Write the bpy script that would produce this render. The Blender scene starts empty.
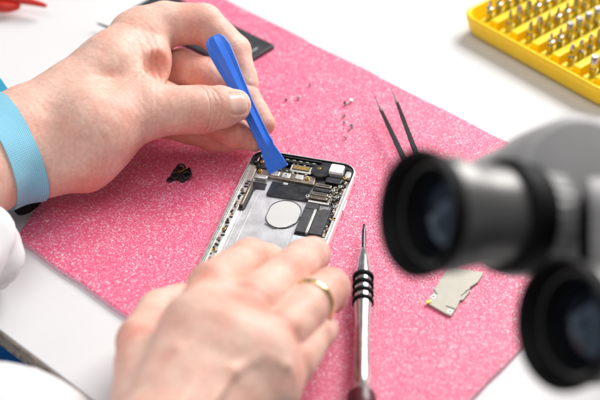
import bpy, bmesh, math, random
import numpy as np
from mathutils import Vector, Matrix, Euler
random.seed(7); RNG = np.random.default_rng(7)
S = 0.01                                   # all coordinates below are centimetres
SC = bpy.context.scene; COL = SC.collection

# ------------------------------------------------------------------ camera geometry
F = 1500.; D = 90.27; TH = math.radians(39.15)
CAM = D*np.array([0, -math.cos(TH), math.sin(TH)])
FW = np.array([0, math.cos(TH), -math.sin(TH)]); UPV = np.array([0, math.sin(TH), math.cos(TH)]); RT = np.array([1., 0, 0])
def ray(px, py): return FW + RT*(px-300)/F - UPV*(py-200)/F
def P(px, py, z=0.):
    r = ray(px, py); return CAM + r*(z-CAM[2])/r[2]
def Pd(px, py, d): return CAM + ray(px, py)*d
def depth(p): return float((np.asarray(p)-CAM) @ FW)

# ------------------------------------------------------------------ materials
def mat(name): 
    m = bpy.data.materials.new(name); m.use_nodes = True
    nt = m.node_tree; b = nt.nodes['Principled BSDF']; return m, nt, b
def N(nt, t, **kw):
    n = nt.nodes.new(t)
    for k, v in kw.items():
        if k in n.inputs: n.inputs[k].default_value = v
        else: setattr(n, k, v)
    return n
def simple(name, col, rough=.5, metal=0., bump=0., bscale=300, var=.0, vscale=60, coat=0., spec=None, sss=0.):
    m, nt, b = mat(name)
    b.inputs['Base Color'].default_value = (*col, 1); b.inputs['Roughness'].default_value = rough
    b.inputs['Metallic'].default_value = metal; b.inputs['Coat Weight'].default_value = coat
    if spec is not None: b.inputs['Specular IOR Level'].default_value = spec
    if sss:
        b.inputs['Subsurface Weight'].default_value = sss; b.inputs['Subsurface Scale'].default_value = .004
    tc = N(nt, 'ShaderNodeTexCoord')
    if var:
        n = N(nt, 'ShaderNodeTexNoise', Scale=vscale, Detail=5.); nt.links.new(tc.outputs['Object'], n.inputs['Vector'])
        r = N(nt, 'ShaderNodeMapRange'); r.inputs[1].default_value=.3; r.inputs[2].default_value=.7
        r.inputs[3].default_value = 1-var; r.inputs[4].default_value = 1+var
        nt.links.new(n.outputs['Fac'], r.inputs[0])
        mx = N(nt, 'ShaderNodeVectorMath', operation='SCALE'); mx.inputs[0].default_value = col
        nt.links.new(r.outputs[0], mx.inputs['Scale']); nt.links.new(mx.outputs[0], b.inputs['Base Color'])
        r2 = N(nt, 'ShaderNodeMapRange'); r2.inputs[1].default_value=.3; r2.inputs[2].default_value=.7
        r2.inputs[3].default_value = rough*(1-var*.8); r2.inputs[4].default_value = min(1, rough*(1+var*.8))
        nt.links.new(n.outputs['Fac'], r2.inputs[0]); nt.links.new(r2.outputs[0], b.inputs['Roughness'])
    if bump:
        n = N(nt, 'ShaderNodeTexNoise', Scale=float(bscale), Detail=6.); nt.links.new(tc.outputs['Object'], n.inputs['Vector'])
        bp = N(nt, 'ShaderNodeBump', Strength=bump, Distance=.0006)
        nt.links.new(n.outputs['Fac'], bp.inputs['Height']); nt.links.new(bp.outputs[0], b.inputs['Normal'])
    return m

M = {}
M['table'] = simple('white_laminate', (.74, .73, .73), .45, bump=.12, bscale=900, var=.02, vscale=12)
M['chipboard'] = simple('chipboard', (.42, .35, .29), .85, bump=.8, bscale=500, var=.35, vscale=250)
M['floor'] = simple('floor_vinyl', (.20, .20, .21), .6, var=.1, vscale=4)
M['alu'] = simple('aluminium', (.60, .60, .615), .42, .45, bump=.15, bscale=900, var=.12, vscale=120)
M['alu_bright'] = simple('polished_aluminium', (.76, .75, .755), .30, .55, var=.1, vscale=80)
M['steel'] = simple('steel', (.42, .41, .40), .33, 1., var=.15, vscale=200)
M['chrome'] = simple('chrome_plate', (.66, .65, .65), .22, 1., var=.15, vscale=150)
M['tweezer'] = simple('blackened_steel', (.035, .035, .038), .35, .7)
M['dark_steel'] = simple('dark_steel', (.10, .10, .11), .3, 1., var=.15, vscale=200)
M['gold'] = simple('gold', (.86, .62, .30), .18, 1., var=.05)
M['brass'] = simple('gold_contact', (.80, .50, .12), .35, 1., var=.2, vscale=800)
M['black'] = simple('black_plastic', (.014, .014, .015), .38, bump=.2, bscale=700, var=.3, vscale=200)
M['rubber'] = simple('black_rubber', (.004, .004, .0045), .6, bump=.2, bscale=500, spec=.16)
M['chip'] = simple('chip_resin', (.045, .045, .05), .5, var=.2, vscale=300, bump=.1)
M['flex'] = simple('black_flex', (.02, .02, .024), .33, var=.3, vscale=200, bump=.3, bscale=250)
M['pcb'] = simple('circuit_laminate', (.035, .032, .03), .45, var=.4, vscale=900, bump=.3, bscale=900)
M['bronze'] = simple('nickel_bracket', (.34, .28, .23), .36, .9, var=.25, vscale=300)
M['silverp'] = simple('silver_shield', (.72, .71, .67), .38, .85, var=.1, vscale=150, bump=.2)
M['ceramic'] = simple('ceramic', (.62, .52, .40), .5, var=.2, vscale=500)
M['white_part'] = simple('white_plastic', (.76, .74, .71), .42, var=.06)
M['board_pale'] = simple('pale_shield_can', (.47, .445, .375), .5, .15, var=.06, vscale=90, bump=.15)
M['battery'] = simple('battery_wrap', (.035, .036, .040), .42, var=.2, vscale=80, bump=.15)
M['print'] = simple('grey_print', (.52, .52, .53), .6)
M['red'] = simple('red_plastic', (.62, .025, .012), .28, var=.05)
M['dark_red'] = simple('dark_red_plastic', (.09, .008, .018), .35)
M['blue'] = simple('blue_nylon', (.04, .19, .80), .24, bump=.25, bscale=160, var=.10, sss=.15)
M['trouser'] = simple('blue_cloth', (.02, .26, .80), .85, bump=.5, bscale=900, var=.1)
M['grey_body'] = simple('grey_enamel', (.34, .33, .325), .5, .1, var=.06)
M['tube_grey'] = simple('satin_tube', (.15, .145, .14), .38, .55, var=.05)
M['cyan'] = simple('cyan_plastic', (.05, .42, .66), .45)

def m_foam():
    m, nt, b = mat('pink_foam')
    tc = N(nt, 'ShaderNodeTexCoord')
    v = N(nt, 'ShaderNodeTexVoronoi', Scale=1350.); nt.links.new(tc.outputs['Object'], v.inputs['Vector'])
    v2 = N(nt, 'ShaderNodeTexVoronoi', Scale=900.); nt.links.new(tc.outputs['Object'], v2.inputs['Vector'])
    n = N(nt, 'ShaderNodeTexNoise', Scale=45., Detail=5.); nt.links.new(tc.outputs['Object'], n.inputs['Vector'])
    sep = N(nt, 'ShaderNodeSeparateColor'); nt.links.new(v.outputs['Color'], sep.inputs[0])
    # foam cells tinted deep pink to pale; few near-white ones paint in specular sparkle
    r = N(nt, 'ShaderNodeValToRGB'); e = r.color_ramp.elements
    e[0].position = 0.; e[0].color = (.74, .08, .19, 1)
    e[1].position = 1.; e[1].color = (.96, .68, .74, 1)
    for p, c in ((.45, (.81, .13, .255)), (.75, (.85, .20, .33)), (.88, (.89, .30, .42))):
        k = e.new(p); k.color = (*c, 1)
    ad = N(nt, 'ShaderNodeMath', operation='MULTIPLY_ADD'); ad.inputs[1].default_value = .20; 
    nt.links.new(n.outputs['Fac'], ad.inputs[0])
    ms = N(nt, 'ShaderNodeMath', operation='SUBTRACT'); ms.inputs[1].default_value = .10
    nt.links.new(sep.outputs[0], ad.inputs[2]); nt.links.new(ad.outputs[0], ms.inputs[0])
    nt.links.new(ms.outputs[0], r.inputs[0]); nt.links.new(r.outputs[0], b.inputs['Base Color'])
    b.inputs['Roughness'].default_value = .38; b.inputs['Specular IOR Level'].default_value = .7
    b.inputs['Subsurface Weight'].default_value = .3; b.inputs['Subsurface Scale'].default_value = .002
    b.inputs['Subsurface Radius'].default_value = (1, .3, .5)
    mx = N(nt, 'ShaderNodeMath', operation='ADD'); nt.links.new(v.outputs['Distance'], mx.inputs[0])
    nt.links.new(v2.outputs['Distance'], mx.inputs[1])
    bp = N(nt, 'ShaderNodeBump', Strength=.5, Distance=.0005); bp.invert = True
    nt.links.new(mx.outputs[0], bp.inputs['Height']); nt.links.new(bp.outputs[0], b.inputs['Normal'])
    return m
M['foam'] = m_foam()
M['foam_edge'] = simple('foam_edge', (.88, .50, .60), .6, bump=.6, bscale=800, var=.12, vscale=500, sss=.3)

def m_skin(name, base, deep, rough=.50):
    m, nt, b = mat(name)
    tc = N(nt, 'ShaderNodeTexCoord')
    n1 = N(nt, 'ShaderNodeTexNoise', Scale=55., Detail=4.); n2 = N(nt, 'ShaderNodeTexNoise', Scale=420., Detail=6.)
    for n in (n1, n2): nt.links.new(tc.outputs['Object'], n.inputs['Vector'])
    at = N(nt, 'ShaderNodeAttribute', attribute_name='flush_shade')
    s = N(nt, 'ShaderNodeMath', operation='MULTIPLY_ADD'); s.inputs[1].default_value = 1.5; s.inputs[2].default_value = -.58
    nt.links.new(n1.outputs['Fac'], s.inputs[0])
    s2 = N(nt, 'ShaderNodeMath', operation='ADD', use_clamp=True); nt.links.new(s.outputs[0], s2.inputs[0]); nt.links.new(at.outputs['Fac'], s2.inputs[1])
    mx = N(nt, 'ShaderNodeMix', data_type='RGBA'); mx.inputs[6].default_value = (*base, 1); mx.inputs[7].default_value = (*deep, 1)
    nt.links.new(s2.outputs[0], mx.inputs[0])
    r = N(nt, 'ShaderNodeMapRange'); r.inputs[1].default_value=.3; r.inputs[2].default_value=.7; r.inputs[3].default_value=.90; r.inputs[4].default_value=1.07
    nt.links.new(n2.outputs['Fac'], r.inputs[0])
    sc = N(nt, 'ShaderNodeVectorMath', operation='SCALE'); nt.links.new(mx.outputs[2], sc.inputs[0]); nt.links.new(r.outputs[0], sc.inputs['Scale'])
    nt.links.new(sc.outputs[0], b.inputs['Base Color'])
    b.inputs['Roughness'].default_value = rough; b.inputs['Specular IOR Level'].default_value = .42
    b.inputs['Subsurface Weight'].default_value = .45; b.inputs['Subsurface Scale'].default_value = .005
    b.inputs['Subsurface Radius'].default_value = (1, .28, .14)
    vo = N(nt, 'ShaderNodeTexVoronoi', Scale=650., feature='DISTANCE_TO_EDGE'); nt.links.new(tc.outputs['Object'], vo.inputs['Vector'])
    a = N(nt, 'ShaderNodeMath', operation='MULTIPLY_ADD'); a.inputs[1].default_value = .55
    nt.links.new(vo.outputs['Distance'], a.inputs[0]); nt.links.new(n2.outputs['Fac'], a.inputs[2])
    bp = N(nt, 'ShaderNodeBump', Strength=.36, Distance=.0005)
    nt.links.new(a.outputs[0], bp.inputs['Height']); nt.links.new(bp.outputs[0], b.inputs['Normal'])
    return m
M['skin'] = m_skin('skin', (.80, .53, .425), (.72, .26, .19))
M['nail'] = simple('fingernail', (.80, .52, .44), .24, sss=.3, var=.04)
def m_weave(name, c1, c2, scale=900, rough=.8, strength=.6):
    m, nt, b = mat(name); tc = N(nt, 'ShaderNodeTexCoord')
    w1 = N(nt, 'ShaderNodeTexWave', Scale=scale*.2, Distortion=.6); w2 = N(nt, 'ShaderNodeTexWave', Scale=scale*.2, Distortion=.6)
    w1.bands_direction = 'X'; w2.bands_direction = 'Y'
    mx = N(nt, 'ShaderNodeMath', operation='MULTIPLY')
    for w in (w1, w2): nt.links.new(tc.outputs['UV'], w.inputs['Vector'])
    nt.links.new(w1.outputs['Fac'], mx.inputs[0]); nt.links.new(w2.outputs['Fac'], mx.inputs[1])
    c = N(nt, 'ShaderNodeMix', data_type='RGBA'); c.inputs[6].default_value = (*c1, 1); c.inputs[7].default_value = (*c2, 1)
    nt.links.new(mx.outputs[0], c.inputs[0]); nt.links.new(c.outputs[2], b.inputs['Base Color'])
    bp = N(nt, 'ShaderNodeBump', Strength=strength, Distance=.0006); nt.links.new(mx.outputs[0], bp.inputs['Height']); nt.links.new(bp.outputs[0], b.inputs['Normal'])
    b.inputs['Roughness'].default_value = rough; b.inputs['Sheen Weight'].default_value = .3
    return m
M['strap'] = m_weave('woven_elastic', (.16, .50, .68), (.44, .76, .87), 280, .8, .4)
M['coat'] = simple('white_cotton', (.72, .715, .72), .9, bump=.35, bscale=1300, var=.02, sss=.1)
def m_yellow():
    m = simple('yellow_plastic', (.94, .65, .004), .36, bump=.06, bscale=200, var=.04, sss=.25); return m
M['yellow'] = m_yellow(); M['coil'] = simple('pale_plate', (.62, .61, .60), .5, .2, var=.03)
M['bitsteel'] = simple('bit_steel', (.46, .46, .46), .24, 1., var=.3, vscale=300)
def m_lens():
    m, nt, b = mat('coated_lens')
    b.inputs['Base Color'].default_value = (.004, .006, .010, 1); b.inputs['Roughness'].default_value = .04
    b.inputs['Specular IOR Level'].default_value = .7; b.inputs['IOR'].default_value = 1.5
    b.inputs['Specular Tint'].default_value = (.5, .72, 1., 1)
    return m
M['lens'] = m_lens()
M['sticker'] = simple('pale_blue_label', (.55, .66, .78), .5, var=.25, vscale=500)

# ------------------------------------------------------------------ mesh builder (cm)
class MB:
    def __init__(s): s.v = []; s.f = []
    def add(s, vs, fs):
        o = len(s.v); s.v += [tuple(map(float, p)) for p in vs]; s.f += [tuple(i+o for i in f) for f in fs]; return s
    def box(s, c, size, yaw=0., R=None):
        hx, hy, hz = (k/2 for k in size); vs = []
        for z in (-hz, hz):
            for x, y in ((-hx, -hy), (hx, -hy), (hx, hy), (-hx, hy)): vs.append(np.array([x, y, z]))
        if R is None: cy, sy = math.cos(yaw), math.sin(yaw); R = np.array([[cy, -sy, 0], [sy, cy, 0], [0, 0, 1]])
        vs = [R @ p + np.array(c) for p in vs]
        return s.add(vs, [(3, 2, 1, 0), (4, 5, 6, 7), (0, 1, 5, 4), (1, 2, 6, 5), (2, 3, 7, 6), (3, 0, 4, 7)])
    def rings(s, rs, cap=True):
        n = len(rs[0]); vs = [p for r in rs for p in r]; fs = []
        for i in range(len(rs)-1):
            for j in range(n): k = (j+1) % n; fs.append((i*n+j, i*n+k, (i+1)*n+k, (i+1)*n+j))
        if cap: fs.append(tuple(range(n-1, -1, -1))); fs.append(tuple((len(rs)-1)*n+j for j in range(n)))
        return s.add(vs, fs)
    def lathe(s, a, b, prof, n=32, cap=True):       # prof: (t along a->b in cm, radius)
        a = np.array(a, float); b = np.array(b, float); d = (b-a)/np.linalg.norm(b-a)
        u = np.cross(d, [0, 0, 1.]);  u = u/np.linalg.norm(u) if np.linalg.norm(u) > 1e-4 else np.array([1., 0, 0])
        w = np.cross(d, u)
        return s.rings([[a+d*t+r*(math.cos(q)*u+math.sin(q)*w) for q in np.linspace(0, 2*math.pi, n, endpoint=False)] for t, r in prof], cap)
    def cyl(s, a, b, r, r2=None, n=24):
        L = float(np.linalg.norm(np.array(b, float)-np.array(a, float))); return s.lathe(a, b, [(0, r), (L, r if r2 is None else r2)], n)
    def prism(s, poly, z0, z1):
        ar = sum(poly[i][0]*poly[(i+1) % len(poly)][1]-poly[(i+1) % len(poly)][0]*poly[i][1] for i in range(len(poly)))
        if ar < 0: poly = poly[::-1]
        n = len(poly); vs = [(x, y, z0) for x, y in poly]+[(x, y, z1) for x, y in poly]
        return s.add(vs, [tuple(range(n-1, -1, -1)), tuple(range(n, 2*n))]+[(i, (i+1) % n, n+(i+1) % n, n+i) for i in range(n)])
    def tube(s, pts, r, n=8, closed=False):
        pts = [np.array(p, float) for p in pts]; rs = []
        for i, p in enumerate(pts):
            a = pts[i-1] if (i or closed) else p; b = pts[(i+1) % len(pts)] if (i < len(pts)-1 or closed) else p
            d = b-a; d = d/np.linalg.norm(d); u = np.cross(d, [0, 0, 1.]); nu = np.linalg.norm(u)
            u = u/nu if nu > 1e-3 else np.array([1., 0, 0]); w = np.cross(u, d)
            rr = r[i] if hasattr(r, '__len__') else r
            rs.append([p+rr*(math.cos(q)*u+math.sin(q)*w) for q in np.linspace(0, 2*math.pi, n, endpoint=False)])
        if closed: rs.append(rs[0])
        return s.rings(rs, not closed)
    def build(s, name, m, parent=None, loc=(0, 0, 0), bev=0., seg=2, ang=35, smooth=True, sub=0):
        me = bpy.data.meshes.new(name); me.from_pydata([(x*S, y*S, z*S) for x, y, z in s.v], [], s.f); me.validate(); 
        bm = bmesh.new(); bm.from_mesh(me); bmesh.ops.recalc_face_normals(bm, faces=bm.faces); bm.to_mesh(me); bm.free()
        me.materials.append(m)
        if smooth:
            for p in me.polygons: p.use_smooth = True
            me.set_sharp_from_angle(angle=math.radians(ang))
        o = bpy.data.objects.new(name, me); COL.objects.link(o); o.location = [k*S for k in loc]
        if parent: o.parent = parent
        if bev:
            b = o.modifiers.new('bevel', 'BEVEL'); b.width = bev*S; b.segments = seg; b.limit_method = 'ANGLE'; b.angle_limit = math.radians(ang)
        if sub:
            b = o.modifiers.new('sub', 'SUBSURF'); b.levels = b.render_levels = sub
        return o
def tag(o, label=None, cat=None, group=None, kind=None):
    for k, v in (('label', label), ('category', cat), ('group', group), ('kind', kind)):
        if v: o[k] = v
    return o
def empty(name, loc, yaw=0., label=None, cat=None, group=None):
    o = bpy.data.objects.new(name, None); COL.objects.link(o); o.location = [float(k)*S for k in loc]; o.rotation_euler = (0, 0, yaw)
    o.empty_display_size = .01; return tag(o, label, cat, group)
def rrect(x0, y0, x1, y1, r, n=6):
    out = []
    for cx, cy, a in ((x1-r, y1-r, 0), (x0+r, y1-r, 90), (x0+r, y0+r, 180), (x1-r, y0+r, 270)):
        for i in range(n+1): q = math.radians(a+90*i/n); out.append((cx+r*math.cos(q), cy+r*math.sin(q)))
    return out

# ------------------------------------------------------------------ distance field surfaces (hands, cloth)
def cap_d(p, a, ra, b, rb):
    a = a.astype(np.float32); ab = (b-a).astype(np.float32); t = np.clip(((p-a) @ ab)/max(float(ab@ab), 1e-9), 0, 1)
    q = p-a-t[:, None]*ab
    return np.sqrt((q*q).sum(1))-(ra+(rb-ra)*t)
def smin(a, b, k):
    h = np.clip(.5+.5*(b-a)/k, 0, 1); return b+(a-b)*h-k*h*(1-h)
class Field:
    def __init__(s, palm, fingers, kp=1.0, kf=.25, kj=.7, creases=(), ridges=(), hollows=(), fj=None, nails=(), und=.016):
        s.nails, s.und = nails, und
        s.palm, s.fingers, s.kp, s.kf, s.kj, s.creases, s.ridges, s.hollows, s.fj = palm, fingers, kp, kf, kj, creases, ridges, hollows, fj
    def __call__(s, p):
        p = np.asarray(p, np.float32)
        d = None
        for c in s.palm: x = cap_d(p, *c); d = x if d is None else smin(d, x, s.kp)
        for a, ra, b, rb in s.ridges: d = smin(d, cap_d(p, a, ra, b, rb), .35)
        res = d
        for fi, ch in enumerate(s.fingers):
            f = None
            for c in ch: x = cap_d(p, *c); f = x if f is None else smin(f, x, s.kf)
            j = smin(d, f, s.kj if not s.fj else s.fj[fi]); res = j if res is None else smin(res, j, .04)
        for c, r, k in s.hollows:                   # soft dents
            x = r-np.sqrt(((p-c.astype(np.float32))**2).sum(1)); h = np.clip(.5-.5*(res-x)/k, 0, 1); res = res*(1-h)+x*h+k*h*(1-h)
        for J, A, R, amp, offs, w in s.creases:
            q = p-J.astype(np.float32); r2 = (q*q).sum(1); m = r2 < (1.6*R)**2
            if not m.any(): continue
            t = q[m] @ A.astype(np.float32); wob = .05*np.sin(q[m][:, 0]*5+1)+.02*np.sin(q[m][:, 1]*8+q[m][:, 2]*7)
            g = 0
            for i, o in enumerate(offs): g = g+np.exp(-((t-o-wob)/w)**2)*(1. if i % 2 == 0 else .6)
            res[m] += amp*g*np.clip(1.6-np.sqrt(r2[m])/R, 0, 1)
        for c, n, l, sd, hw, hl in s.nails:
            q = p-c.astype(np.float32); m = (q*q).sum(1) < 1.6
            if not m.any(): continue
            q = q[m]; u = (q@sd.astype(np.float32))/hw; v = (q@l.astype(np.float32))/hl; up = q@n.astype(np.float32)
            e = (np.abs(u)**3+np.abs(v)**3)**(1/3)
            res[m] += np.where(up > 0, .05*np.exp(-((e-1.02)/.10)**2)-.02*np.exp(-((e-1.3)/.15)**2), 0)
        if s.und:
            x, y, z = p[:, 0], p[:, 1], p[:, 2]
            res = res+s.und*(np.sin(x*3.1+1.3*np.sin(y*2.3+z))+np.sin(y*3.7+1.1*np.sin(z*2.9+x*1.7))+np.sin(z*3.3+x*2.1))*.6+s.und*.35*np.sin(x*7.3+y*5.1+2*np.sin(z*4+x))*np.sin(y*8.1-z*6.2)
        return res
    def bounds(s, pad=.3):
        lo, hi = [], []
        for c in list(s.palm)+[k for ch in s.fingers for k in ch]:
            for q, r in ((c[0], c[1]), (c[2], c[3])): lo.append(q-r); hi.append(q+r)
        return np.min(lo, 0)-pad, np.max(hi, 0)+pad
def surface(fn, lo, hi, h):
    """naive surface nets over a block-refined grid -> verts, quads"""
    B = 4; n = np.ceil((hi-lo)/(h*B)).astype(int)+1; 
    cc = np.stack(np.meshgrid(*[lo[i]+h*B*(np.arange(n[i])+.5)-h*.5 for i in range(3)], indexing='ij'), -1).reshape(-1, 3)
    dc = fn(cc).reshape(n)
    G = np.repeat(np.repeat(np.repeat(dc, B, 0), B, 1), B, 2).astype(np.float32)
    near = np.argwhere(np.abs(dc) < h*B*1.5+.08)
    off = np.stack(np.meshgrid(*[np.arange(B)]*3, indexing='ij'), -1).reshape(-1, 3)
    for k in range(0, len(near), 20000):
        ix = (near[k:k+20000, None, :]*B+off[None]).reshape(-1, 3)
        G[ix[:, 0], ix[:, 1], ix[:, 2]] = fn(lo+ix*h)
    sg = G < 0
    nx, ny, nz = G.shape; acc = np.zeros((nx-1, ny-1, nz-1), bool); cnt = None
    corners = [(i, j, k) for i in (0, 1) for j in (0, 1) for k in (0, 1)]
    sl = lambda A, c: A[c[0]:nx-1+c[0], c[1]:ny-1+c[1], c[2]:nz-1+c[2]]
    s0 = sl(sg, (0, 0, 0))
    for c in corners[1:]: acc |= (sl(sg, c) != s0)
    cells = np.argwhere(acc); idx = -np.ones(acc.shape, int); idx[tuple(cells.T)] = np.arange(len(cells))
    pos = np.zeros((len(cells), 3)); num = np.zeros(len(cells))
    for a in range(3):
        for c in corners:
            if c[a]: continue
            c2 = list(c); c2[a] = 1
            g0 = G[cells[:, 0]+c[0], cells[:, 1]+c[1], cells[:, 2]+c[2]]; g1 = G[cells[:, 0]+c2[0], cells[:, 1]+c2[1], cells[:, 2]+c2[2]]
            m = (g0 < 0) != (g1 < 0); t = g0[m]/(g0[m]-g1[m]); q = np.tile(np.array(c, float), (m.sum(), 1)); q[:, a] = t
            pos[m] += q; num[m] += 1
    V = lo+h*(cells+pos/num[:, None]); Q = []
    for a in range(3):
        b, c = (a+1) % 3, (a+2) % 3
        s1 = [slice(1, -1)]*3; s1[a] = slice(0, -1); s2 = list(s1); s2[a] = slice(1, None)
        A0 = sg[tuple(s1)]; A1 = sg[tuple(s2)]; e = np.argwhere(A0 != A1); flip = A0[tuple(e.T)]
        e = e+np.array([0 if i == a else 1 for i in range(3)])
        def cell(db, dc): q = e.copy(); q[:, b] -= db; q[:, c] -= dc; return idx[tuple(q.T)]
        qd = np.stack([cell(0, 0), cell(1, 0), cell(1, 1), cell(0, 1)], 1); qd[~flip] = qd[~flip][:, ::-1]; Q.append(qd)
    return V, np.concatenate(Q)
def march(fn, o, d, tmax=30., off=0.):
    o = np.asarray(o, float); d = np.asarray(d, float); t = np.zeros(len(o))
    for _ in range(60): t += np.clip(fn(o+d*t[:, None])-off, -1, 1)*.9
    return o+d*t[:, None]

# ================================================================== SETTING
ZT = -.3
E0, E1 = P(0, 330, ZT), P(95, 401, ZT); ed = (E1-E0)/np.linalg.norm(E1-E0); en = np.array([-ed[1], ed[0], 0]); 
if (np.zeros(3)-E0) @ en < 0: en = -en
c = [E0-ed*90, E0+ed*110, E0+ed*110+en*150, E0-ed*90+en*150]
tb = MB().prism([(q[0], q[1]) for q in c], ZT-1.2, ZT).build('table_top', M['table'], bev=.06)
tag(tb, kind='structure')
c2 = [E0-ed*90-en*.012, E0+ed*110-en*.012, E0+ed*110-en*.09, E0-ed*90-en*.09]
MB().prism([(q[0], q[1]) for q in c2], ZT-1.17, ZT-.10).build('edge_band', M['chipboard'], tb)
fl = MB().box((0, 0, -76), (900, 900, 2)).build('floor', M['floor']); tag(fl, kind='structure')

# ================================================================== FOAM SHEET
def foam():
    Bc, L = P(380, 493), P(17, 238); Rr = P(524, 344); B2 = P(470, 400)
    t0, t1 = P(228, 0), P(400, 87); td = (t1-t0)[:2]; bd = (Rr-B2)[:2]
    A = np.array([td, -bd]).T; s_ = np.linalg.solve(A, B2[:2]-t0[:2]); R = t0[:2]+td*s_[0]
    lq = P(152, 0)[:2]-L[:2]; s_ = np.linalg.solve(np.array([td, -lq]).T, L[:2]-t0[:2]); T = t0[:2]+td*s_[0]
    poly = [L[:2], Bc[:2], R, T]
    edge = []
    for i in range(4):                         # gently uneven cut edge
        a, b = poly[i], poly[(i+1) % 4]; n = 40; dn = np.array([-(b-a)[1], (b-a)[0]])/np.linalg.norm(b-a)
        for k in range(n): edge.append(a+(b-a)*k/n+dn*(.035*math.sin(k*.9+i*2)+.02*RNG.standard_normal()) if k else a)
    cen = sum(edge)/len(edge); root = empty('foam_sheet', (0, 0, 0), 0, 'pink speckled packing foam sheet lying under the phone and tools', 'foam sheet')
    inner = [e+(cen-e)/np.linalg.norm(cen-e)*.12 for e in edge]
    top = MB(); n = len(edge)
    top.add([(*e, -.035) for e in edge]+[(*e, 0.) for e in inner], [(i, (i+1) % n, n+(i+1) % n, n+i) for i in range(n)]+[tuple(range(n, 2*n))])
    top.build('top_skin', M['foam'], root, smooth=False)
    ou = [e+(e-cen)/np.linalg.norm(e-cen)*.07 for e in edge]
    MB().prism([tuple(e) for e in ou], ZT+.004, ZT+.05).build('film_edge', M['foam_edge'], root, smooth=False)
    MB().prism([tuple(e) for e in edge], ZT+.054, -.04).build('cut_edge', M['foam_edge'], root, smooth=False)
foam()

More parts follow.
